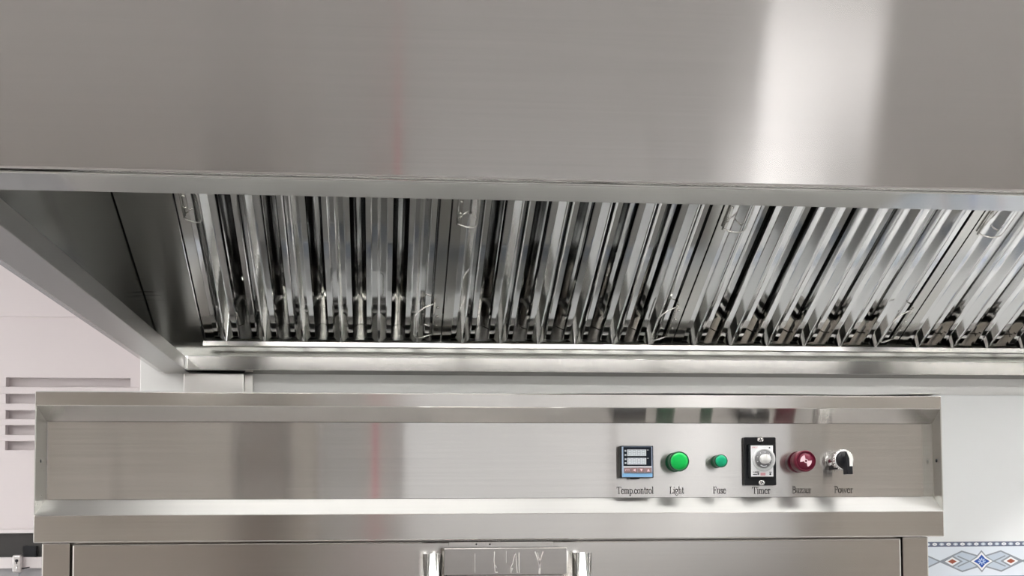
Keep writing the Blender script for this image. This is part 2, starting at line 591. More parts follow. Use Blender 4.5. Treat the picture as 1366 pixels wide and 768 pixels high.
# ------------------------------------------------------------------ behind the camera: what the steel mirrors
for i, (x, y, ln, wd, pw, lab) in enumerate(LAMPS):
    t = thing('ceiling_light', (x, y, ZC), lab, 'lamp', 'panel lamps on the ceiling')
    b = B(); b.box(x - wd / 2 - .02, x + wd / 2 + .02, y - ln / 2 - .02, y + ln / 2 + .02, ZC - .05, ZC - .001)
    obj('housing', b, M['white_plastic'], t, bevel=.004)
    b = B(); b.box(x - wd / 2, x + wd / 2, y - ln / 2, y + ln / 2, ZC - .056, ZC - .0505)
    m = M['lamp_glow'] if pw == 1.0 else emit('lamp_diffuser_soft', (1, .98, .97), LAMP_POWER * pw)
    obj('diffuser', b, m, t)

b = B()
pts = []
for k in range(25):
    z = ZC - .004 - (ZC + 1.05) * k / 24
    pts.append((-.003 + .078 * min(1, max(0, (z - .55) / .22)) ** 2, -2.0, z))
b.tube(pts, .009, 12)
t = obj('hanging_hose', b, M['red'])  # stand-in for an unseen red thing whose line the steel mirrors
tag(t, 'thin red hose hanging from the ceiling behind the viewer', 'hose')
for x0, wd, m, lab in ((-3.02, 1.15, 'grey_cabinet', 'wide taupe steel cabinet behind the viewer, in the corner'),
                       (-1.85, 1.15, 'grey_cabinet', 'wide taupe steel cabinet behind the viewer, beside the dark brown locker'),
                       (-.69, .25, 'brown_cabinet', 'narrow dark brown locker behind the viewer'),
                       (-.43, .14, 'grey_cabinet', 'narrowest taupe locker behind the viewer, nearest the red hose'),
                       (2.35, 1.15, 'grey_cabinet', 'wide taupe steel cabinet behind the viewer, alone at the right wall')):
    t = thing('storage_cabinet', (x0 + wd / 2, -3.3, ZF), lab, 'cabinet', 'cabinets behind the viewer')  # unseen, added to put the brown and dark bands into the steel's reflections
    b = B(); b.box(x0, x0 + wd, -3.6, -3.02, ZF + .002, 1.15)
    obj('body', b, M[m], t, bevel=.004)
    nd = 2 if wd > .5 else 1
    for q in range(nd):
        dw = wd / nd
        b = B(); b.box(x0 + .006 + q * dw, x0 + (q + 1) * dw - .006, -3.018, -3.0, ZF + .06, 1.14)
        d = obj('door', b, M[m], t, bevel=.003)
        hx = x0 + dw + (-.05 if q == 0 else .05) if nd == 2 else x0 + dw * .8
        b = B(); b.tube([(hx, -3.0, -.7), (hx, -2.965, -.68), (hx, -2.965, -.42), (hx, -3.0, -.4)], .007)
        obj('handle', b, M['chrome'], d)

# ================================================================== EXHAUST HOOD
HX0, HX1 = -.465, 1.86
hood = thing('exhaust_hood', (.70, 2.05, .325),
             'big stainless steel kitchen exhaust hood on the back wall above the oven', 'exhaust hood')
b = B()
b.prism([(1.214, .3285), (1.214, .95), (1.226, .95), (1.226, .357), (1.2175, .3285)], HX0, HX1, 'x')
obj('front_panel', b, M['hood'], hood, 'x', bevel=.002)
b = B()
b.prism([(1.2185, .325), (1.2185, .328), (1.281, .328), (1.281, .355), (1.283, .355), (1.283, .325)], HX0 + .001, HX1, 'x')
obj('front_channel', b, M['rim'], hood, 'x', bevel=.001)
b = B()
b.prism([(2.802, .325), (2.802, .3555), (2.804, .3555), (2.804, .328), (2.879, .328), (2.879, .325)], HX0 + .055, HX1 - .055, 'x')
obj('rear_channel', b, M['lip'], hood, 'x', bevel=.001)
for s, xo in ((1, HX0), (-1, HX1)):
    b = B()
    b.prism([(xo, .325), (xo + s * .054, .325), (xo + s * .054, .3555), (xo + s * .052, .3555), (xo + s * .052, .328), (xo, .328)],
            1.2835, 2.879, 'y')
    obj('side_channel', b, M['hood_y'], hood, 'y', bevel=.001)
    b = B()                                                  # folded corner tab where the channels meet
    b.box(*sorted((xo + s * .0545, xo + s * .0605)), 2.7985, 2.8015, .327, .3555)
    obj('corner_tab', b, M['chrome'], hood, bevel=.0008)
# side panels lean outwards a little towards the top
for s, xo in ((1, HX0), (-1, HX1)):
    a0, a1 = xo - s * .003, xo - s * .034
    b = B()
    b.hexa([(a0 - s * .012, 1.227, .329), (a1 - s * .012, 1.227, .95), (a0 - s * .012, 2.878, .329), (a1 - s * .012, 2.878, .95),
            (a0, 1.227, .329), (a1, 1.227, .95), (a0, 2.878, .329), (a1, 2.878, .95)])
    obj('side_panel', b, M['inner'], hood, 'y')
# sloped filter plane
TH = math.radians(24.55)
FY, FZ = 2.82, .3933
sv = Vector((0, -math.cos(TH), math.sin(TH)))
nv = Vector((0, -math.sin(TH), -math.cos(TH)))


def fp(x, v, h):
    return Vector((x, FY, FZ)) + sv * v + nv * h


def fbox(b, x0, x1, v0, v1, h0, h1):
    b.hexa([fp(x, v, h) for x in (x0, x1) for v in (v0, v1) for h in (h0, h1)])


starts = [-0.3696, 0.1450, 0.6684, 1.1948, 1.7162]
FL = .560
def side_x(v):
    """outward lean of the side panels, followed by the edge of the blank panels"""
    return .031 * (FZ + v * math.sin(TH) - .329) / .621 + .003


for s in (1, -1):
    va, vb = -.012, FL + .03
    if s == 1:
        ea, eb, xi = HX0 - side_x(va) + .0022, HX0 - side_x(vb) + .0022, starts[0] - .004
    else:
        ea, eb, xi = HX1 + side_x(va) - .0022, HX1 + side_x(vb) - .0022, starts[4] + .002
    b = B()
    b.hexa([fp(e, v, h) for (va_, vb_) in (((ea, va), (eb, vb)), ((xi, va), (xi, vb))) for (e, v) in (va_, vb_) for h in (-.004, 0)])
    obj('filler_panel', b, M['inner_s'], hood)
b = B(); fbox(b, starts[0] - .0038, starts[0] - .0018, -.004, FL + .02, -.006, .003)
obj('edge_strip', b, M['chrome'], hood)
# ledge that carries the filters, back of the gutter, crown and closed plenum
b = B()
b.box(starts[0] - .004, HX1 - .06, 2.8065, 2.8235, .3775, .3795)
b.box(starts[0] - .004, HX1 - .06, 2.8035, 2.806, .3775, .3885)
obj('filter_ledge', b, M['rim'], hood, 'x', bevel=.0008)
b = B(); b.box(HX0 + .056, HX1 - .056, 2.8045, 2.8675, .3465, .3485)
obj('gutter_tray', b, M['inner_s'], hood, 'x')
b = B(); b.box(HX0 - .002, HX1 + .002, 2.868, 2.8785, .3287, .95)
obj('rear_panel', b, M['inner_s'], hood, 'x')
b = B()
b.box(HX0 - .010, HX1 + .010, 1.2265, 2.345, .675, .679)
obj('inner_roof', b, M['inner_s'], hood)
for xl in (-.05, .69, 1.43):  # unseen lamps, added to brighten the filters and the wall under the hood
    b = B(); b.box(xl - .36, xl + .36, 1.495, 1.625, .645, .6745)
    hl = obj('hood_lamp', b, M['white_plastic'], hood, bevel=.006)
    b = B(); b.box(xl - .35, xl + .35, 1.51, 1.61, .639, .6447)
    obj('lamp_lens', b, M['hood_lamp_glow'], hl)
b = B(); b.box(HX0 - .03, HX1 + .03, 1.2265, 2.879, .951, .957)
obj('top_panel', b, M['hood'], hood)
b = B(); fbox(b, HX0 - .012, HX1 + .008, .004, FL + .03, -.076, -.072)  # dark sheet put in as the shade between the baffles
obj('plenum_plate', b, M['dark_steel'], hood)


# ------------------------------------------------------------------ baffle filters
def rounded_d(w, l, r, n=6):
    """D shaped wire bail: from hinge (0,0) out to w and back to (0,l)"""
    pts = [(0, 0)]
    for k in range(n + 1):
        t = -math.pi / 2 + k * (math.pi / 2) / n
        pts.append((w - r + r * math.cos(t), r + r * math.sin(t)))
    for k in range(n + 1):
        t = k * (math.pi / 2) / n
        pts.append((w - r + r * math.cos(t), l - r + r * math.sin(t)))
    pts.append((0, l))
    return pts


def make_filter(x0, W, label):
    f = bpy.data.objects.new('baffle_filter', None)
    f.empty_display_size = .05
    f.location = (x0, FY, FZ + H)
    f.rotation_euler = (math.pi - TH, 0, 0)                   # local x along the hood, y up the slope, z out of the plane
    S.collection.objects.link(f)
    tag(f, label, 'grease filter', 'polished baffle filters side by side in the hood')
    R = .0205
    k = 'polish'
    for xa, xb in ((0.0, R), (W - R, W)):
        b = B()
        b.prism([(xa, -.046), (xa, 0), (xb, 0), (xb, -.046), (xb - .0015, -.046), (xb - .0015, -.0015),
                 (xa + .0015, -.0015), (xa + .0015, -.046)], .001, FL, 'y')
        obj('side_rail', b, M['rail'], f, 'y', local=True, bevel=.0008)
    b = B()
    b.prism([(.001, -.001), (.003, -.001), (.003, -.0455), (.011, -.0455), (.011, -.047), (.001, -.047)], R + .0003, W - R - .0003, 'x')
    obj('end_rail', b, M['rail'], f, 'x', local=True)
    b = B()
    b.prism([(FL, 0), (FL - .03, 0), (FL - .03, -.0015), (FL - .003, -.0015), (FL - .003, -.046), (FL, -.046)], R + .0003, W - R - .0003, 'x')
    obj('end_rail', b, M['rail'], f, 'x', local=True)
    sp = (W - .046 - .052) / 5
    prof = [(-.0275, -.011), (-.0275, -.0015), (-.0262, 0), (-.0165, 0), (-.0145, .0008), (-.0020, .0132), (0, .0140),
            (.0020, .0132), (.0145, .0008), (.0165, 0), (.0262, 0), (.0275, -.0015), (.0275, -.011)]
    for i in range(6):
        c = .046 + i * sp
        j = random.uniform(-.0008, .0008)
        b = B()
        b.sheet([(c + j + p[0], p[1] - .002) for p in prof], .010, FL - .004, 'y')
        obj('baffle', b, M['polish'], f, 'y', local=True, solid=.0009, fix=False)
    back = [(-.027, -.024), (-.027, -.034), (-.016, -.034), (0, -.0435), (.016, -.034), (.027, -.034), (.027, -.024)]
    for i in range(6):
        c = .046 + (i + .5) * sp if i < 5 else .046 + 5.42 * sp
        wd = 1.0 if i < 5 else .55
        c = c if i < 5 else W - R - .002 - .027 * wd
        b = B()
        b.sheet([(c + p[0] * wd, p[1]) for p in back], .005, FL - .004, 'y')
        obj('rear_baffle', b, M['polish'], f, 'y', local=True, solid=.0009, fix=False)
    # wire bails: left rail near the top, right rail near the bottom
    for (hx, sgn, v0, l, wdt) in ((R * .55, 1, .432, .115, .036), (W - R + .002, -1, .042, .117, .042)):
        b = B()
        pts = []
        for (a, t) in rounded_d(wdt, l, .028):
            pts.append((hx + sgn * a, v0 + t, .0055 + .020 * a / wdt))
        b.tube(pts, .0017, 8)
        h = obj('handle', b, M['wire'], f, local=True)
        b = B()
        b.tube([(hx, v0 - .004, .0045), (hx, v0 + l + .004, .0045)], .0022, 8)
        obj('hinge_tube', b, M['rail'], h, local=True)
        for q in (.2, .5, .8):
            rx = hx - sgn * .0075 if sgn < 0 else hx + .004
            b = B()
            b.lathe([(.0038, 0), (.0036, .0010), (.0022, .0018), (0, .0021)], (rx, v0 + l * q, .0002), (0, 0, 1), 14)
            obj('rivet', b, M['rail'], h, local=True)
    return f


labs = ['leftmost polished baffle filter, between the blank sloped panel and the next filter',
        'second polished baffle filter from the left, above the middle of the oven',
        'third polished baffle filter from the left, above the control knobs',
        'rightmost baffle filter, cut off by the right edge of the photo']
for i in range(4):
    make_filter(starts[i], starts[i + 1] - starts[i] - .0028, labs[i])

# steel post under the hood's rear channel
t = thing('support_bracket', (-.355, 2.86, -.3),
          'short square steel post between the hood rim and the top left of the oven', 'bracket')
b = B(); b.box(-.4195, -.2895, 2.842, 2.8715, -.3, .3225)
obj('post', b, M['hood_y'], t, 'z', bevel=.002)
b = B(); b.box(-.2892, -.272, 2.866, 2.8715, -.3, .3225)
obj('wall_flange', b, M['hood_y'], t, 'z', bevel=.0008)

# ================================================================== OVEN
OX0, OX1 = -.4385, .7850
oven = thing('commercial_oven', (.173, 2.2, ZF),
             'wide brushed stainless steel oven with recessed control panel, under the hood', 'oven')
b = B(); b.box(-.4345, .7745, 1.7475, 2.70, -1.49, .1600)
obj('body', b, M['oven'], oven, 'x', bevel=.002)
# fascia frame with sloped top and bottom faces
b = B()
b.prism([(1.70, .1495), (1.70, .1672), (1.746, .1672), (1.746, .1310), (1.7305, .1310)], OX0, OX1, 'x')
obj('fascia_top', b, M['oven'], oven, 'x', bevel=.0008)
b = B()
b.prism([(1.70, -.0282), (1.70, .0072), (1.7305, .0274), (1.746, .0274), (1.746, -.0282)], OX0 - .0002, OX1 + .0002, 'x')
fb = obj('fascia_bottom', b, [M['oven'], M['dull']], oven, 'x', bevel=.0012)
for p in fb.data.polygons:
    if p.normal.z > .5 and p.normal.y < -.3:
        p.material_index = 1
for (xa, xb, xc) in ((OX0, OX0 + .0016, -.4318), (OX1, OX1 - .0016, .7868)):
    b = B()
    lo, hi = (xa, xb)
    pts = [(xa, 1.7005), (xb, 1.7005), (xc if xa < 0 else xc - .0016, 1.7305), (xc if xa < 0 else xc - .0016, 1.7455), (xa, 1.7455)]
    b.prism(pts, .0076, .1490, 'z')
    sd = obj('fascia_side', b, M['inner_s'], oven, 'z', bevel=.0005)
    b = B()
    sx = -.4350 if xa < 0 else .7838
    b.lathe([(.0026, 0), (.0024, .001), (0, .0016)], (sx, 1.716, .078), (1 if xa < 0 else -1, 0, 0), 12)
    obj('screw', b, M['black'], sd)
b = B(); b.box(-.4316, .7850, 1.7305, 1.7455, .0279, .1305)
pan = obj('control_panel', b, M['panel'], oven, 'x')
# top sheet, lifted a little along the right half of its front edge
b = B()
n = 40
vs = []
for i in range(n + 1):
    x = OX0 + .001 + (OX1 - OX0 - .001) * i / n
    t_ = max(0, (x - .18) / (OX1 - .18))
    lift = .0022 * math.sin(math.pi * min(1, t_ * 1.05)) if t_ < .8 else .0022 * math.sin(math.pi * .84) + (t_ - .8) * .012
    vs.append((x, .1674 + lift))
for i in range(n):
    (xa, za), (xb, zb) = vs[i], vs[i + 1]
    b.hexa([(xa, 1.7008, za), (xa, 1.7008, za + .0012), (xa, 2.70, .1674), (xa, 2.70, .1686),
            (xb, 1.7008, zb), (xb, 1.7008, zb + .0012), (xb, 2.70, .1674), (xb, 2.70, .1686)])
bmesh.ops.remove_doubles(b.bm, verts=b.bm.verts[:], dist=1e-5)
obj('top_sheet', b, M['top'], oven, 'x')
# stiles and doors
b = B(); b.box(-.4352, -.3990, 1.729, 1.747, -1.49, -.0288)
obj('stile', b, M['door'], oven, 'x', bevel=.002)
b = B(); b.box(.7368, .7750, 1.729, 1.747, -1.49, -.0288)
obj('stile', b, M['door'], oven, 'x', bevel=.002)
doors = []
for xa, xb in ((-.3962, .1670), (.1685, .7342)):
    b = B(); b.box(xa, xb, 1.7275, 1.746, -1.44, -.0305)
    doors.append(obj('door', b, M['door'], oven, 'x', bevel=.0025))
b = B(); b.box(-.4345, .7745, 1.735, 1.7474, -1.49, -1.4405)
obj('plinth', b, M['door'], oven, 'x')
for q, xc in ((0, .0738), (1, .2714)):
    b = B(); b.tube([(xc, 1.675, -.0455), (xc, 1.675, -.62)], .0129, 28)
    h = obj('handle', b, M['tube'], doors[q])
    for zz in (-.10, -.56):
        b = B(); b.tube([(xc, 1.686, zz), (xc, 1.728, zz)], .009, 16)
        obj('handle_mount', b, M['chrome'], h)
# latch box between the handles
b = B()
b.box(.0885, .2502, 1.667, 1.669, -.0735, -.0388)
b.box(.0885, .2502, 1.6692, 1.716, -.0398, -.0388)
b.box(.0885, .0900, 1.6692, 1.7275, -.0735, -.0400)
b.box(.2487, .2502, 1.6692, 1.7275, -.0735, -.0400)
b.box(.0925, .2465, 1.674, 1.7275, -.135, -.0740)
lat = obj('latch_cover', b, M['latch'], oven, 'x', bevel=.0007)
b = B()
mk = random.Random(3)
for pts, wd in (([(.1545, -.0435), (.1540, -.055), (.1552, -.070)], .0009), ([(.1552, -.070), (.1582, -.0703)], .0012),
                ([(.1555, -.061), (.1570, -.064)], .0008),
                ([(.1762, -.071), (.1760, -.064), (.1788, -.058), (.1810, -.048), (.1826, -.046)], .0011),
                ([(.1826, -.046), (.1832, -.058), (.1845, -.071)], .0009),
                ([(.1868, -.045), (.1870, -.071)], .0010), ([(.1762, -.0690), (.1778, -.0655)], .0020),
                ([(.2082, -.044), (.2120, -.055), (.2140, -.060)], .0016), ([(.2185, -.044), (.2160, -.052), (.2140, -.060)], .0012),
                ([(.2140, -.056), (.2142, -.064), (.2138, -.072)], .0026), ([(.2110, -.045), (.2150, -.058)], .0007),
                ([(.1290, -.046), (.1290, -.070)], .0005), ([(.1700, -.043), (.1701, -.058)], .0004)):
    b.stroke(pts, wd, 1.6668)
obj('scuff_marks', b, M['chalk'], lat, fix=False)
b = B(); b.box(.0980, .2400, 1.7250, 1.7273, -.0560, -.0312)
obj('latch_keeper', b, M['door'], oven, 'x', bevel=.0006)
for xs, zs in ((.1353, -.0345), (.1537, -.0347)):
    b = B(); b.lathe([(.0012, 0), (.001, .0006), (0, .0008)], (xs, 1.7250, zs), (0, -1, 0), 10)
    obj('screw', b, M['black'], oven)
for xs in (-.38, .72):
    for ys in (1.80, 2.64):
        b = B(); b.lathe([(.03, 0), (.03, .01), (.02, .02), (.02, .1085)], (xs, ys, ZF + .001), (0, 0, 1), 20)
        obj('foot', b, M['rubber'], oven)

# ------------------------------------------------------------------ controls on the panel (parts of the oven)
PY = 1.7305


def rect(b, x0, x1, z0, z1, y, mi=0):
    b.box(x0, x1, y - .0004, y + .0004, z0, z1, mi)


# temperature controller
b = B(); b.box(.3325, .3785, 1.7150, 1.7304, .0545, .0985)
b.box(.3460, .3600, 1.7180, 1.7304, .0530, .0546)
tc_ = obj('temperature_controller', b, M['black'], oven, bevel=.0012)
b = B(); rect(b, .3345, .3768, .0555, .0972, 1.7148)
obj('face_plate', b, M['bluegrey'], tc_)
b = B(); rect(b, .3365, .3755, .0705, .0968, 1.7142)
obj('screen', b, M['screen'], tc_)
b = B()
for z0, z1 in ((.0845, .0932), (.0728, .0818)):
    rect(b, .3418, .3680, z0, z1, 1.7136)
obj('digit_window', b, M['digit_bg'], tc_)
b = B()
for z0, z1 in ((.0845, .0932), (.0728, .0818)):
    for q in range(4):
        xa = .3432 + q * .0063
        a, c, d, e = xa, xa + .0040, z0 + .0012, z1 - .0012
        mid = (d + e) / 2
        for p in ([(a, d), (c, d)], [(a, mid), (c, mid)], [(a, e), (c, e)], [(a, d), (a, e)], [(c, d), (c, e)]):
            b.stroke([(p[0][0], p[0][1]), (p[1][0], p[1][1])], .0007, 1.7131)
obj('digits', b, M['digit'], tc_, fix=False)
for zc in (.0915, .0858, .0800, .0748):
    b = B()
    b.prism([(.3381, zc - .0012), (.3405, zc - .0012), (.3405, zc + .0012), (.3381, zc + .0012)], 1.7134, 1.7139, 'y')
    obj('indicator_mark', b, M['grey_print'], tc_, bevel=.0003)
for zc in (.0926, .0812):
    b = B()
    b.stroke([(.3692, zc), (.3715, zc)], .0008, 1.7136)
    obj('unit_mark', b, M['grey_print'], tc_, fix=False)
b = B(); rect(b, .3365, .3755, .0690, .0702, 1.7140)
obj('divider_line', b, M['white_print'], tc_)
for q in range(4):
    xa = .3370 + q * .0097
    b = B(); b.box(xa, xa + .0094, 1.7130, 1.7144, .0615, .0684)
    ky = obj('key', b, M['key'], tc_, bevel=.0006)
    b = B()
    c, zc = xa + .0047, .0650
    if q == 0:
        for p in ([(c - .0026, zc - .001), (c - .0026, zc + .001), (c - .0010, zc + .001)],
                  [(c - .0004, zc - .001), (c - .0004, zc + .001), (c + .0008, zc + .001)],
                  [(c + .0014, zc + .001), (c + .0028, zc + .001)], [(c + .0021, zc + .001), (c + .0021, zc - .001)]):
            b.stroke(p, .0005, 1.7128)
    else:
        tri = {1: [(-.0020, 0), (.0016, .0020), (.0016, -.0020)], 2: [(-.002, .0018), (.002, .0018), (0, -.0020)],
               3: [(-.002, -.0018), (.002, -.0018), (0, .0020)]}[q]
        b.face([(c + p[0], 1.7128, zc + p[1]) for p in tri])
    obj('key_symbol', b, M['pinkish'], ky, fix=False)
b = B(); rect(b, .3352, .3764, .0560, .0606, 1.7142)
obj('blue_strip', b, M['blue'], tc_)


def fillet_cyl(r, h, e):
    return [(r, 0), (r, h - e), (r - e * .3, h - e * .3), (r - e, h), (0, h)]


# pilot lights
def pilot(name, x, z, r, depth, lens):
    b = B()
    b.lathe([(r * .96, 0), (r * .96, .006), (r * .9, .0065), (r * .93, depth - .004), (r * .99, depth - .0015),
             (r * .97, depth), (r * .86, depth), (r * .86, depth - .001), (0, depth - .001)], (x, PY, z))
    p = obj(name, b, M['green_rim'], oven)
    b = B()
    b.lathe([(r * .855, 0), (r * .85, .0008), (r * .6, .0016), (0, .0020)], (x, PY - depth + .0009, z))
    obj('lens', b, lens, p)
    return p


pilot('power_pilot_lamp', .4113, .0765, .0140, .030, M['green'])
pilot('fuse_pilot_lamp', .4707, .0772, .0092, .026, M['teal'])

# timer
b = B(); b.box(.5087, .5542, 1.7225, 1.7304, .0440, .1110)
tm = obj('timer', b, M['black'], oven, bevel=.0016)
b = B(); b.box(.5135, .5492, 1.7150, 1.7222, .0545, .1002)
b.box(.5120, .5505, 1.7145, 1.7222, .1003, .1012)
obj('timer_housing', b, M['black'], tm, bevel=.0006)
b = B(); rect(b, .5155, .5470, .0560, .0990, 1.7146)
obj('dial_plate', b, M['white_print'], tm)
b = B()
for p in ([(.5172, .0955), (.5180, .0972), (.5188, .0955)], [(.5195, .0955), (.5195, .0972), (.5208, .0955), (.5208, .0972)],
          [(.5216, .0972), (.5216, .0955), (.5226, .0955)], [(.5232, .0972), (.5239, .0963), (.5246, .0972)], [(.5239, .0963), (.5239, .0955)]):
    b.stroke(p, .0005, 1.7139)
b.stroke([(.5300, .0592), (.5342, .0592)], .0040, 1.7139)
obj('red_print', b, M['pink_print'], tm, fix=False)
b = B()
for x0, x1, z in ((.5182, .5188, .0622), (.5205, .5262, .0622), (.5182, .5235, .0590), (.5248, .5262, .0590), (.5248, .5262, .0603),
                  (.5415, .5440, .0618)):
    b.stroke([(x0, z), (x1, z)], .0011, 1.7139)
b.lathe([(.0013, 0), (.0013, .0003), (0, .0004)], (.5425, 1.7142, .0592), (0, -1, 0), 12)
b.lathe([(.0010, 0), (.0010, .0003), (0, .0004)], (.5420, 1.7142, .0958), (0, -1, 0), 12)
b.face([(.5222, 1.7139, .0910), (.5262, 1.7139, .0925), (.5250, 1.7139, .0890)])
obj('dark_print', b, M['black'], tm, fix=False)
b = B()
b.lathe([(.0160, 0), (.0164, .0018), (.0160, .0036), (.0148, .0044), (.0120, .0040), (.0118, .0030), (0, .0030)], (.5332, 1.7142, .0797), n=56)
dl = obj('dial_ring', b, M['clear'], tm)
b = B()
b.lathe([(.0116, 0), (.0116, .003), (.0108, .004), (0, .004)], (.5318, 1.7112, .0797), n=48)
obj('dial_disc', b, M['dial_grey'], dl)
b = B()
b.lathe([(.0068, 0), (.0066, .0090), (.0060, .0100), (0, .0100)], (.5322, 1.7072, .0797), n=40)
b.box(.5316, .5328, 1.6965, 1.7072, .0797, .0863)
obj('dial_knob', b, M['knob_grey'], dl)
b = B()
b.stroke([(.5275, .0712), (.5300, .0698), (.5330, .0697), (.5352, .0706)], .0016, 1.7069)
for a in range(0, 360, 40):
    ca, sa = math.cos(math.radians(a)), math.sin(math.radians(a))
    b.stroke([(.5318 + .0092 * ca, .0797 + .0092 * sa), (.5318 + .0103 * ca, .0797 + .0103 * sa)], .0006, 1.7069)
obj('dial_marks', b, M['white_print'], dl, fix=False)
for x, z, rr in ((.5316, .1070, .3), (.5325, .0484, 1.0)):
    b = B()
    b.lathe([(.0049, 0), (.0048, .0012), (.0036, .0024), (.0014, .0030), (0, .0030)], (x, 1.7224, z), n=28)
    sc_ = obj('screw', b, M['chrome'], tm)
    b = B()
    for a in (rr, rr + math.pi / 2):
        b.stroke([(x - .0026 * math.cos(a), z - .0026 * math.sin(a)), (x + .0026 * math.cos(a), z + .0026 * math.sin(a))], .0009, 1.7192)
    obj('screw_slot', b, M['black'], sc_, fix=False)

# buzzer
b = B()
b.lathe([(.0150, 0), (.0150, .007), (.0138, .0075), (.0138, .0120), (.0146, .0125), (.0149, .0335), (.0142, .0355), (.0128, .0360), (.0126, .0352), (0, .0352)],
        (.5870, PY, .0767), n=56)
bz = obj('buzzer', b, M['maroon'], oven)
b = B()
yb = PY - .0357


def sector(a0, a1, r0, r1):
    n = 10
    A = [(.5872 + r1 * math.cos(math.radians(a0 + (a1 - a0) * k / n)), yb, .0767 + r1 * math.sin(math.radians(a0 + (a1 - a0) * k / n))) for k in range(n + 1)]
    C = [(.5872 + r0 * math.cos(math.radians(a0 + (a1 - a0) * k / n)), yb, .0767 + r0 * math.sin(math.radians(a0 + (a1 - a0) * k / n))) for k in range(n + 1)]
    b.face(A + C[::-1])


sector(105, 190, .0022, .0082)
sector(-75, 5, .0022, .0082)
n = 20
for k in range(n):
    a0, a1 = 360 * k / n, 360 * (k + 1) / n
    sector(a0, a1, .0016, .0028)
obj('horn_symbol', b, M['pinkish'], bz, fix=False)
b = B(); b.lathe([(.0125, 0), (.0125, .0003), (0, .0003)], (.5872, yb + .0006, .0767), n=40)
obj('face_disc', b, M['maroon_face'], bz)

# rotary power switch
b = B()
prof = [(.0128, 0), (.0128, .006), (.0112, .0065), (.0112, .016), (.0135, .0165), (.0140, .0215), (.0138, .0280), (.0128, .0300), (.0112, .0300), (.0110, .0285), (0, .0285)]
b.lathe(prof, (.6435, PY, .0785), n=48)
for q in range(24):
    a = 2 * math.pi * q / 24
    b.lathe([(.0010, .0165), (.0010, .0275), (0, .0280)], (.6435 + .0138 * math.cos(a), PY, .0785 + .0138 * math.sin(a)), n=8)
pw = obj('power_switch', b, M['chrome'], oven)
b = B(); b.lathe([(.0108, 0), (.0106, .0035), (.0092, .0050), (0, .0055)], (.6435, PY - .0286, .0785), n=40)
kn = obj('knob', b, M['black'], pw)
b = B()
prof = [(.6395, .0900), (.6450, .0880), (.6490, .0815), (.6495, .0580), (.6410, .0580), (.6405, .0720), (.6385, .0820)]
b.prism(prof, 1.6840, 1.6985, 'y')
lv = obj('lever', b, M['black'], kn, bevel=.0008)
b = B()
b.face([(x, 1.6838, z) for x, z in ((.6402, .0902), (.6438, .0888), (.6490, .0812), (.6492, .0690), (.6448, .0690), (.6446, .0800))])
obj('lever_stripe', b, M['white_plastic'], lv, fix=False)
b = B(); b.box(.6330, .6385, 1.706, 1.7300, .0655, .0725)
obj('contact_tab', b, M['black'], pw, bevel=.0005)

# ------------------------------------------------------------------ lettering, drawn as serif strokes
def ell(cx, cy, rx, ry, a0, a1, n=12):
    return [(cx + rx * math.cos(math.radians(a0 + (a1 - a0) * k / n)), cy + ry * math.sin(math.radians(a0 + (a1 - a0) * k / n))) for k in range(n + 1)]


